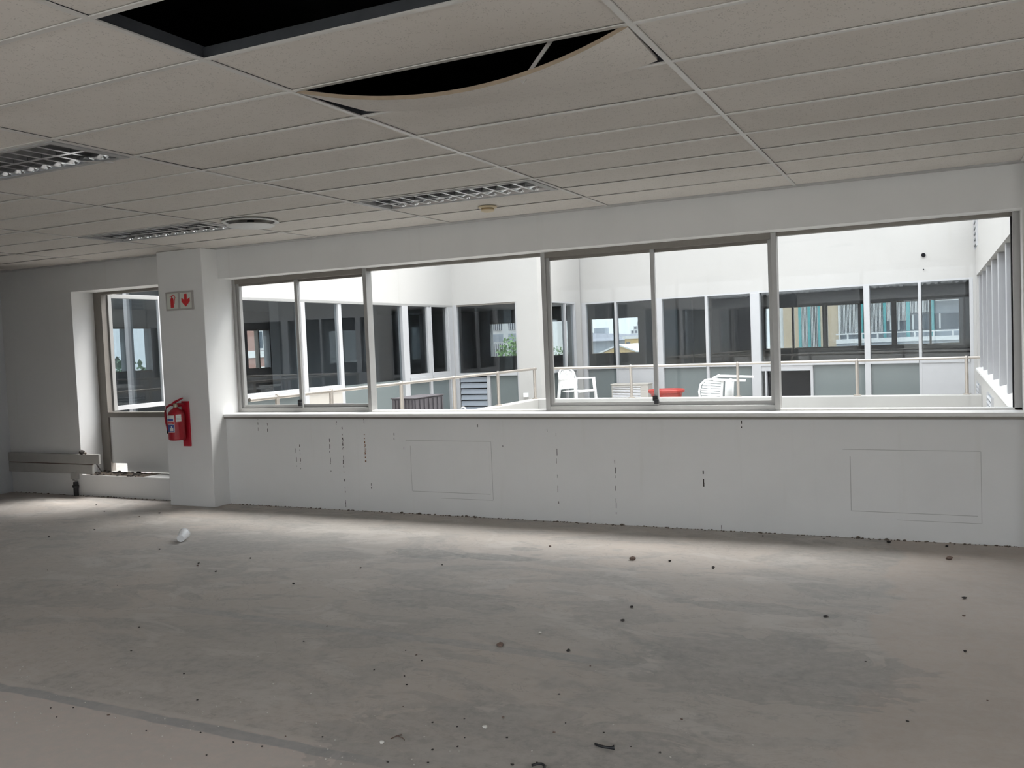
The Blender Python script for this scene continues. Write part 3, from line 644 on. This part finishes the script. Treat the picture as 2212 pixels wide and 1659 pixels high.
# left wing
w = win(6, fLW, 'left wing glazing along the terrace'); f = fLW
MU = [(2.06, .10), (3.75, .13), (4.72, .09), (5.62, .10), (6.65, .17), (7.54, .08), (8.34, .17)]
for a, wd in MU: vert(w, f, a, wd, .2, HD-.04, -.01 if wd > .12 else .01)
horz(w, f, 2.0, 8.43, HD-.04, HD, nm='frame_head', mat='aluminium')
for i, ((a, wa), (c, wc)) in enumerate(zip(MU, MU[1:])):
    p, q = a+wa/2, c-wc/2
    if i in (0, 1, 4, 5):
        horz(w, f, p, q, TR0, TR1, -.03, .09, 'sill'); gl(w, f, p, q, TR1, HD-.04)
        if i == 1: horz(w, f, p, q, .2, TR0, .0, .06, 'infill_panel', 'beige_metal')
        else: gl(w, f, p, q, .2, TR0, mat='film_glass')
    else:
        gl(w, f, p, q, TR1-.02, HD-.04); gl(w, f, p, q, .2, TR1-.025, mat='film_glass')
for i in (4, 5):      # thicker opening sashes at the far end
    p, q = MU[i][0]+MU[i][1]/2, MU[i+1][0]-MU[i+1][1]/2
    horz(w, f, p, q, TR1, TR1+.06, .0, .05, 'sash_rail'); vert(w, f, p+.02, .04, TR1+.06, HD-.04, .0, .05); vert(w, f, q-.02, .04, TR1+.06, HD-.04, .0, .05)
# niche
w = win(7, fN, 'niche window seen through the open casement'); f = fN
for a in (-8.87, -8.05, -7.25, -6.48): vert(w, f, a, .07, .2, 2.62, mat='post_grey')
horz(w, f, -8.9, -6.45, 2.57, 2.62, nm='frame_head', mat='post_grey')
for a, c in ((-8.84, -8.08), (-8.02, -7.28), (-7.22, -6.51)): gl(w, f, a, c, .2, 2.57)
# bay facing the camera
w = win(8, fB1, 'dark window of the courtyard bay with louvred panel below'); f = fB1
vert(w, f, XLW+.04, .08, .2, HD); vert(w, f, -5.56, .07, .2, TR0); vert(w, f, -4.905, .03, .2, HD, .01, .08)
horz(w, f, XLW+.08, -4.92, TR0, TR1, -.03, .09, 'sill'); horz(w, f, XLW+.08, -4.92, HD-.03, HD, .01, .09, 'frame_head', 'bronze_frame')
gl(w, f, XLW+.08, -4.92, TR1, HD-.03); gl(w, f, -5.525, -4.92, .2, TR0, mat='film_glass')
for k in range(6): MB().box(*f(XLW+.10, -5.60, .02, .03, .24+k*.118, .24+k*.118+.10), Matrix.Rotation(-.35, 3, 'X')).build('louvre_slat', 'b_grey', w)
MB().box(*f(XLW+.08, -5.595, .06, .07, .2, TR0)).build('louvre_backing', 'dark_void', w)
# return wall
w = win(9, fS, 'narrow glazing on the return wall behind the white chair'); f = fS
vert(w, f, 9.10, .04, .2, HD); vert(w, f, 10.38, .06, .2, HD); vert(w, f, 9.85, .03, .2, HD)
horz(w, f, 9.12, 10.35, TR0, TR1, -.02, .09, 'sill'); horz(w, f, 9.12, 10.35, HD-.03, HD, nm='frame_head')
for a, c in ((9.12, 9.835), (9.865, 10.35)): gl(w, f, a, c, TR1, HD-.03); gl(w, f, a, c, .2, TR0, mat='film_glass')
# back wing
w = win(10, fB2, 'long glazed front of the back wing'); f = fB2; HD = 2.37; w.matrix_world = MB2
MU = [(-4.37, .10), (-3.61, .05), (-2.62, .14), (-1.61, .06), (-.63, .18), (1.39, .10), (2.26, .05), (3.06, .06)]
for a, wd in MU: vert(w, f, a, wd, .2, HD-.03, -.02 if wd > .12 else .0)
horz(w, f, -4.42, 3.09, HD-.03, HD, nm='frame_head')
for i, ((a, wa), (c, wc)) in enumerate(zip(MU, MU[1:])):
    p, q = a+wa/2, c-wc/2
    horz(w, f, p, q, TR0, TR1, -.02, .09)
    gl(w, f, p, q, TR1, HD-.03)
    if i == 1: horz(w, f, p, q, .2, TR0, .0, .06, 'infill_panel')
    elif i == 6: horz(w, f, p, q, .2, TR0, .0, .06, 'infill_panel')
    elif i == 4:
        horz(w, f, p, .38, .85, TR0, .0, .06, 'infill_panel'); vert(w, f, .40, .05, .2, TR0); vert(w, f, -.46, .03, .2, .85)
        horz(w, f, -.445, .375, .2, .85, .10, .12, 'opening_shade', 'dark_void'); gl(w, f, .425, q, .2, TR0, mat='film_glass'); gl(w, f, p, -.475, .2, .85)  # black panel carries the shade of the opening in its colour
    else: gl(w, f, p, q, .2, TR0, mat='film_glass')
# right wing: recessed lights between deep posts, sloping sill
HD = 2.376
w = win(11, fRW, 'row of tall windows of the right wing seen edge-on'); f = fRW
for a, wd in ((.55, .2), (1.75, .22), (3.0, .16), (4.25, .16), (5.5, .16), (6.8, .16), (8.1, .16), (9.2, .2)): vert(w, f, a, wd, .86, HD, .03, .24, 'post_grey')
for a in (2.4, 3.65, 4.9, 6.2, 7.45, 8.7): vert(w, f, a, .06, .93, HD, .12, .24, 'post_grey')
A = [.65, 1.64, 1.86, 2.92, 3.08, 4.17, 4.33, 5.42, 5.58, 6.72, 6.88, 8.02, 8.18, 9.1]
for p, q in zip(A[::2], A[1::2]): gl(w, f, p, q, .90, HD-.04, .2); horz(w, f, p, q, HD-.05, HD, .14, .24, 'frame_head', 'aluminium')
m = MB().prism([(XRW-.03, .45, .83), (XRW-.03, .45, .86), (XRW+.20, .45, .93), (XRW+.20, .45, .83)], (0, 8.9, 0), 'Y'); m.build('sloping_sill', 'sill_white', w)
# vents in the right wing wall
def vent(y0, y1, z0, z1, n, lab):
    t = empty('wall_vent', (XRW, (y0+y1)/2, z0)); tag(t, lab, 'vent'); l = (y1-y0)/2
    box('back', 'b_grey', t, -.004, 0, -l, l, 0, z1-z0)
    for k in range(n):
        z = (z1-z0)*(k+.5)/n; MB().box(-.03, -.004, -l, l, z-.008, z+.012, Matrix.Rotation(-.5, 3, 'Y')).build('slat', 'aluminium_white', t)
    m = MB().box(-.03, 0, -l-.02, -l, -.02, z1-z0+.02).box(-.03, 0, l, l+.02, -.02, z1-z0+.02); m.build('frame', 'aluminium_white', t)
vent(8.6, 9.5, 2.83, 3.28, 5, 'louvred vent high on the right wing wall'); vent(8.3, 9.4, .10, .62, 8, 'louvred vent low on the right wing wall'); vent(4.9, 5.9, .40, .68, 4, 'small vent below the right wing sill')
t = empty('window_downpipe', (2.99, .36, .5)); tag(t, 'black rainwater pipe beside the right window jamb with clips', 'pipe')
MB().tube([(0, 0, -3.9), (0, 0, 2.25)], .022, 12).build('pipe', 'black_pipe', t, True)
for z in (.78, 1.48): MB().lathe([(.023, 0), (.027, 0), (.027, .02), (.023, .02)], 12, (0, 0, z)).build('clip', 'aluminium', t)
tag(MB().tube([(2.262, 9.735, 2.802), (2.269, 9.80, 2.802)], .034, 16).build('weep_pipe', 'dark_void'), 'dark round weep pipe end in the white back wall', 'pipe')
tag(MB().tube([(2.260, 9.752, 2.557), (2.266, 9.80, 2.557)], .010, 10).build('weep_hole', 'dark_void'), 'tiny dark spout below the round weep pipe', 'pipe')
tag(box('outlet_box', 'plastic_white', None, -4.79, -4.69, YB1-.04, YB1, .52, .60, bevel=.004), 'small white outlet box on the bay wall', 'outlet')

# ------------------------------------------------------------------ railings
def railing(name, lab, P, Q, posts, rail_ext=(0, 0)):
    P, Q = Vector(P), Vector(Q); t = empty(name, P); tag(t, lab, 'railing', 'steel terrace railings')
    d = (Q-P); n = d.normalized()
    MB().tube([-n*rail_ext[0]+Vector((0,0,.56)), d+n*rail_ext[1]+Vector((0,0,.56))], .022, 12).build('handrail', 'steel_rail', t, True)
    for s_ in posts:
        p = n*s_
        MB().tube([p, p+Vector((0,0,.56))], .026, 12).build('post', 'steel_rail', t, True)
        MB().lathe([(0, 0), (.06, 0), (.06, .012), (.03, .02), (0, .02)], 16, p).build('base_flange', 'steel_rail', t, True)
        MB().lathe([(.026, .55), (.03, .565), (.02, .588), (0, .592)], 12, p).build('cap', 'steel_rail', t, True)
railing('terrace_railing', 'steel railing on the left parapet running towards the bay', (-4.34, .55, .52), (-4.34, 8.0, .52), [.25, 1.25, 2.85, 4.36, 5.90, 7.43], (.2, .05))
railing('terrace_railing', 'steel railing on the back parapet in front of the chairs', (-4.05, 8.0, .52), (3.0, 8.0, .52), [1.58, 3.46, 5.34, 6.90], (.05, .03))

# ------------------------------------------------------------------ terrace furniture
def chair(label, loc, rot):
    t = empty('plastic_chair', loc); tag(t, label, 'chair', 'white plastic garden chairs'); t.rotation_euler = rot
    # local: faces +X, seat at z .40
    def strip(name, pts_l, th=.014):
        m = MB(); prev = None
        o = None
        for i, (x, z, w) in enumerate(pts_l):
            cur = [m.bm.verts.new((x, -w, z)), m.bm.verts.new((x, w, z))]
            if prev: m.bm.faces.new((prev[0], prev[1], cur[1], cur[0]))
            prev = cur
        o = m.build(name, 'plastic_white', t, True); so = o.modifiers.new('t', 'SOLIDIFY'); so.thickness = th; return o
    strip('seat', [(-.20, .395, .21), (-.05, .385, .235), (.10, .395, .245), (.22, .41, .235), (.255, .395, .225), (.26, .36, .22)], .018)
    # backrest of vertical slats in a rounded frame
    bk = empty('backrest'); bk.parent = t
    def bp(y, z): return (-.215-.16*(z-.42)-.03*(1-(y/.23)**2), y, z)
    outer = [(-.225, .42), (-.235, .60), (-.215, .74), (-.13, .815), (0, .835), (.13, .815), (.215, .74), (.235, .60), (.225, .42)]
    MB().tube([bp(y, z) for y, z in outer], .020, 8).build('back_frame', 'plastic_white', bk, True)
    for k in range(9):
        y = -.18+.045*k; zt = .80-.9*y*y*2
        m = MB().hexa([(bp(y-.017, .42)[0]-.006, y-.017, .42), (bp(y+.017, .42)[0]-.006, y+.017, .42), (bp(y+.017, .42)[0]+.006, y+.017, .42), (bp(y-.017, .42)[0]+.006, y-.017, .42),
                       (bp(y-.017, zt)[0]-.006, y-.017, zt), (bp(y+.017, zt)[0]-.006, y+.017, zt), (bp(y+.017, zt)[0]+.006, y+.017, zt), (bp(y-.017, zt)[0]+.006, y-.017, zt)])
        m.build('back_slat', 'plastic_white', bk)
    MB().tube([bp(-.22, .44), bp(0, .44), bp(.22, .44)], .022, 8).build('back_rail', 'plastic_white', bk, True)
    for s_ in (-1, 1):
        m = MB().hexa([(-.24, s_*.245-.022, .60), (.22, s_*.275-.024, .615), (.22, s_*.275+.024, .615), (-.24, s_*.245+.022, .60), (-.24, s_*.245-.026, .63), (.23, s_*.275-.028, .645), (.23, s_*.275+.028, .645), (-.24, s_*.245+.026, .63)])
        m.build('armrest', 'plastic_white', t, bevel=.008)
        m = MB().hexa([(.245, s_*.285-.02, 0), (.285, s_*.285-.02, 0), (.285, s_*.285+.02, 0), (.245, s_*.285+.02, 0), (.175, s_*.27-.022, .625), (.235, s_*.27-.022, .625), (.235, s_*.27+.022, .625), (.175, s_*.27+.022, .625)])
        m.build('leg', 'plastic_white', t, bevel=.006)
        m = MB().hexa([(-.34, s_*.25-.02, 0), (-.29, s_*.25-.02, 0), (-.29, s_*.25+.02, 0), (-.34, s_*.25+.02, 0), (-.26, s_*.225-.022, .60), (-.20, s_*.225-.022, .60), (-.20, s_*.225+.022, .60), (-.26, s_*.225+.022, .60)])
        m.build('leg', 'plastic_white', t, bevel=.006)
    return t
chair('white plastic garden chair standing upright behind the rail', (-3.98, 9.2, .2), (0, 0, D(-22)))
c2 = chair('white plastic garden chair toppled on its side', (0, 0, 0), (0, 0, 0))
# lying on its right arm: top of the back to the left, back towards the camera
RM = Matrix(((0, 0, -1), (1, 0, 0), (0, -1, 0))).to_4x4()
c2.matrix_world = Matrix.Translation((-.60, 9.05, .2+.305)) @ Matrix.Rotation(D(-4), 4, 'Z') @ Matrix.Rotation(D(4), 4, 'Y') @ RM
t = empty('plant_tub', (-2.13, 9.05, .2)); tag(t, 'wide red plastic plant tub on the terrace', 'tub')
MB().lathe([(0, 0), (.20, 0), (.23, .02), (.285, .30), (.30, .33)], 40).build('bowl', 'red_tub', t, True)
MB().lathe([(.30, .33), (.335, .345), (.34, .385), (.325, .40), (.30, .395), (.27, .33), (.19, .05), (0, .045)], 40).build('rim', 'red_tub', t, True)
t = empty('aircon_unit', (-3.16, 10.12, .2)); tag(t, 'beige air conditioning unit with louvred grille behind the rail', 'air conditioner')
box('casing', 'beige_metal', t, -.37, .40, -.16, .16, .03, .44, bevel=.01); box('top_panel', 'beige_metal', t, -.385, .41, -.175, .17, .44, .465, bevel=.006)
for k in range(11): MB().box(-.34, .24, -.172, -.160, .06+k*.033, .078+k*.033, Matrix.Rotation(-.5, 3, 'X')).build('grille_slat', 'aluminium_white', t)
for x in (-.28, .28): box('foot', 'dark_unit', t, x-.03, x+.03, -.16, .16, 0, .03)
def dark_unit(loc, L_, W_, h, n, lab, rz):
    t = empty('condenser_unit', loc, rz); tag(t, lab, 'air conditioner', 'dark outdoor condenser units')
    box('casing', 'dark_unit', t, -W_/2, W_/2, -L_/2, L_/2, .03, h-.02, bevel=.01); box('lid', 'dark_unit', t, -W_/2-.015, W_/2+.015, -L_/2-.015, L_/2+.015, h-.02, h, bevel=.006)
    for k in range(n):
        y = -L_/2+.05+(L_-.1)*k/(n-1); box('rib', 'dark_unit', t, W_/2, W_/2+.018, y-.02, y+.02, .05, h-.04)
    for k in range(6):
        x = -W_/2+.05+(W_-.1)*k/5; box('rib', 'dark_unit', t, x-.02, x+.02, -L_/2-.018, -L_/2, .05, h-.04)
    for y in (-L_/2+.08, L_/2-.08): box('foot', 'dark_unit', t, -W_/2, W_/2, y-.03, y+.03, 0, .03)
dark_unit((-5.40, 5.55, .2), .95, .42, .56, 7, 'dark ribbed condenser unit on the left terrace', 0)
dark_unit((-5.45, 3.25, .2), .50, .40, .60, 4, 'lower dark condenser unit nearer the window', 0)
m = MB(); pth = [(math.cos(a)*.05, .0, math.sin(a)*.05) for a in [k*math.pi/8 for k in range(17)]]
t = empty('hose_ring', (-5.62, 7.5, .36)); tag(t, 'small pale hose ring on the bracket below the bay window', 'hose')
MB().tube(pth, .014, 8).build('loop', 'plastic_white', t, True); MB().tube([(0, 0, -.05), (0, .0, -.16)], .012, 8).build('stand', 'aluminium', t, True)

# ------------------------------------------------------------------ far windows of the wings
def rearwin(n, f, op, divs, lab):
    w = empty('window_%d' % n); struct(w, lab); a0, a1, z0, z1 = op
    horz(w, f, a0, a1, z0, z0+.03, .02, .1, 'frame_sill', 'bronze_frame'); horz(w, f, a0, a1, z1-.03, z1, .02, .1, 'frame_head', 'bronze_frame')
    for a, wd in divs: vert(w, f, a, wd, z0, z1, .0, .12, 'bronze_frame')
    ed = [a0]+[v for a, wd in divs for v in (a-wd/2, a+wd/2)]+[a1]
    for p, q in zip(ed[::2], ed[1::2]):
        if q-p > .02: gl(w, f, p, q, z0+.03, z1-.03, .06, 'glass_far')
fR = pl('Y', YW, 1); fE = pl('X', XW, -1)
rearwin(12, fR, OPB[0], [(-8.66, .05)], 'far window seen through the bay'); rearwin(13, fR, OPB[1], [(-7.05, .05), (-6.41, .11), (-5.68, .04)], 'far window with the yellow gable view')
rearwin(14, fR, OPB[2], [(-.87, .05), (-.09, .12), (.72, .07), (1.51, .12), (2.31, .05)], 'far window strip with the striped building view'); rearwin(15, fE, OPW[2], [(9.24, .04)], 'far end window of the left wing'); rearwin(18, fE, OPW[0], [(5.1, .03)], 'wide far end window seen through the casement'); rearwin(19, fE, OPW[1], [], 'narrow far end window seen through the casement')
w = win(16, None, 'glazed front behind the camera'); f = pl('Y', YB, -1)
E = [-4.6, -3.4, -2.13, -.44, 1.25, 2.93, 4.62, 6.3]
for a in E: vert(w, f, a+(.03 if a == E[0] else -.03 if a == E[-1] else 0), .06, .12, 2.60, .1, .2, 'aluminium')
for p, q in zip(E, E[1:]): gl(w, f, p+.05, q-.05, .12, 2.60, .15, 'glass_clear')
w = win(17, None, 'glazed front of the right wall'); f = pl('X', XR, 1)
E = [-9.0, -7.38, -5.76, -4.14]
for a in E: vert(w, f, a+(.03 if a == E[0] else -.03 if a == E[-1] else 0), .06, .12, 2.60, .1, .2, 'aluminium')
for p, q in zip(E, E[1:]): gl(w, f, p+.05, q-.05, .12, 2.60, .15, 'glass_clear')

# ------------------------------------------------------------------ the town beyond
G = -3.5
t = empty('striped_building', (0, 45, G)); tag(t, 'pale building with vertical white fins and teal piers', 'building')
def bb(name, mat, x0, x1, y0, y1, z0, z1): return MB().box(x0, x1, y0-45, y1-45, z0-G, z1-G).build(name, mat, t)
bb('wall', 'b_grey', -5.7, 6.0, 45.3, 53, G, 9)
for a, c in ((-5.39, -4.56), (-3.40, -2.45)): bb('panel', 'b_beige', a, c, 45.0, 45.3, G, 9)
bb('panel', 'b_white', -5.7, -5.39, 45.1, 45.3, G, 9)
for a, c in ((-4.56, -4.41), (-4.06, -3.92), (-3.52, -3.40), (-1.40, -1.17), (-.16, -.02), (.98, 1.16), (2.19, 2.33)): bb('pier', 'b_teal', a, c, 44.95, 45.3, G, 9)
def fins(x0, x1, z0, z1=9):
    m = MB(); n = max(2, int((x1-x0)/.068))
    for k in range(n):
        x = x0+(x1-x0)*(k+.5)/n; m.box(x-.015, x+.015, 0.02, .25, z0-G, z1-G)
    tag(m.build('fin_screen', 'b_white', t), kind='stuff')
fins(-4.41, -4.06, G); fins(-3.92, -3.52, G); fins(-2.36, -1.42, 1.25); fins(-1.15, -.18, 1.35); fins(0, .96, 1.9); fins(1.18, 2.17, 2.3)
bb('ledge', 'b_white', -2.45, -2.36, 44.9, 45.3, G, 9)
bb('balcony_band', 'b_white', -2.5, 6, 44.0, 44.3, .80, 1.02); bb('balcony_rail', 'b_white', -2.5, 6, 44.0, 44.1, 1.26, 1.33); bb('balcony_slab', 'b_grey', -2.5, 6, 44.1, 45, .50, .78)
for x in (-1.9, -1.2, -.4, .5, 1.4, 2.3, 3.2): bb('balcony_post', 'b_white', x-.04, x+.04, 44.0, 44.1, 1.02, 1.26)
bb('window_band', 'b_glass', -1.1, 3.5, 45.2, 45.32, 1.4, 2.2)
for x in (.2, .6, 1.3, 1.7, 2.6): bb('window_mullion', 'b_white', x-.04, x+.04, 45.1, 45.3, 1.4, 2.2)
bb('canopy', 'b_white', 2.4, 4, 44.2, 45.3, 2.85, 3.0)
t = empty('gabled_house', (-13.5, 40, G)); tag(t, 'yellow gabled house with white verges far beyond the terrace', 'house')
m = MB().prism([(-1.05, 0, 0), (1.05, 0, 0), (1.05, 0, 4.25), (0, 0, 4.66), (-1.05, 0, 4.25)], (0, 6, 0), 'Y'); m.build('wall', 'b_yellow', t)
for s_ in (-1, 1): MB().hexa([(0, -.15, 4.66), (s_*1.25, -.15, 4.20), (s_*1.25, 6, 4.20), (0, 6, 4.66), (0, -.15, 4.74), (s_*1.25, -.15, 4.28), (s_*1.25, 6, 4.28), (0, 6, 4.74)]).build('roof_slope', 'b_white', t)
MB().tube([(.02, -.02, 4.15), (.02, .02, 4.15)], .12, 16).build('round_window', 'b_glass', t)
t = empty('dormer_house', (-14.85, 46.5, G)); tag(t, 'small yellow house with white flat roof behind the gable', 'house')
box('wall', 'b_yellow', t, -.45, .45, 0, 4, 0, 5.0); box('roof', 'b_white', t, -.55, .55, -.1, 4, 5.0, 5.2); box('window', 'b_glass', t, -.35, -.1, -.03, 0, 4.4, 4.8)
t = empty('slate_hall', (-23, 60, G)); tag(t, 'long hall with dark sloping slate roof on the skyline', 'building')
box('wall', 'b_grey', t, -9, 4.2, 0, 10, 0, 4.9); MB().hexa([(-9.3, -.5, 4.9), (4.4, -.5, 4.9), (4.4, 10, 4.9), (-9.3, 10, 4.9), (-9.3, 4, 6.2), (4.0, 4, 5.2), (4.0, 6, 5.2), (-9.3, 6, 6.2)]).build('roof', 'b_slate', t)
box('ridge_vent', 'b_grey', t, -1.0, 0, 4.5, 5.5, 5.5, 6.0)
t = empty('stepped_tower', (-38, 120, G)); tag(t, 'stepped white apartment tower on the horizon', 'building')
for k, (x0, z1) in enumerate(((-2.2, 4.8), (-1.5, 5.6), (-1.0, 6.2), (-.7, 6.8), (-.3, 7.4), (.2, 8.1))):
    box('tier', 'b_white', t, x0, 4, k*.5, 8, 0 if k == 0 else z1-.8, z1)
    for q in range(5):
        if x0+.15+q*.55 < 3.5: box('window', 'b_slate', t, x0+.15+q*.55, x0+.50+q*.55, k*.5-.05, k*.5, z1-.50, z1-.12)
t = empty('slatted_building', (-23, 45, G)); tag(t, 'white building with slatted window bays beyond the bay window', 'building')
box('wall', 'b_white', t, -3, 2, 0, 8, 0, 12)
for x in (-1.9, -.75, .35):
    for z in (4.05, 5.9, 7.75):
        o = box('window', 'b_slate', t, x, x+.62, -.04, 0, z, z+1.0)
        for k in range(4): box('slat', 'b_white', o, x+.06+k*.15, x+.10+k*.15, -.07, -.04, z, z+1.0)
        box('panel', 'b_grey', t, x-.05, x+.67, -.02, 0, z+1.1, z+1.6)
t = empty('brick_building', (-27, 32, G)); tag(t, 'pink brick building with white windows beyond the left wing', 'building')
box('wall', 'b_brick', t, -2, 0, -9, 14, 0, 12)
for z in (3.4, 5.2, 7.0):
    for y in (-6, -4.1, -2.2, -.3, 1.6, 3.5, 5.4, 7.3):
        o = box('window', 'b_white', t, 0, .06, y, y+1.3, z, z+1.0)
        for k in range(3): box('pane', 'b_glass', o, .06, .08, y+.1+k*.4, y+.42+k*.4, z+.1, z+.9)
    box('band', 'b_white', t, 0, .04, -9, 14, z-.35, z-.02)
def tree(name, lab, loc, h, r, mat, seed):
    t = empty(name, loc); tag(t, lab, 'tree', 'trees beyond the far windows'); rr = random.Random(seed)
    MB().tube([(0, 0, 0), (.05, 0, h*.5), (0, .05, h*.8)], [r*.12, r*.09, r*.04], 8).build('trunk', 'bark', t, True)
    m = MB()
    for k in range(700):
        u = Vector((rr.gauss(0, 1), rr.gauss(0, 1), rr.gauss(0, 1))).normalized()*(rr.random()**.4)
        p = Vector((u.x*r, u.y*r, h-r*.9+u.z*r)); s_ = r*rr.uniform(.05, .10)
        a = Vector((rr.gauss(0, 1), rr.gauss(0, 1), rr.gauss(0, 1))).normalized(); b_ = a.orthogonal().normalized()
        m.bm.faces.new([m.bm.verts.new(p+a*s_), m.bm.verts.new(p+b_*s_*.6), m.bm.verts.new(p-a*s_), m.bm.verts.new(p-b_*s_*.6)])
    tag(m.build('foliage', mat, t), kind='stuff')
tree('leafy_tree', 'leafy tree before the slatted white building', (-12.55, 25, G), 5.35, 1.0, 'leaf', 1)
tree('leafy_tree', 'green bush below the yellow gable', (-13.2, 33, G), 4.2, .9, 'leaf', 2)
tree('leafy_tree', 'bushy tree left of the yellow gabled house', (-14.9, 34, G), 4.75, .9, 'leaf', 3)
tree('leafy_tree', 'tree seen through the open casement', (-17, 9.3, G), 5.1, 1.2, 'leaf_dark', 4)
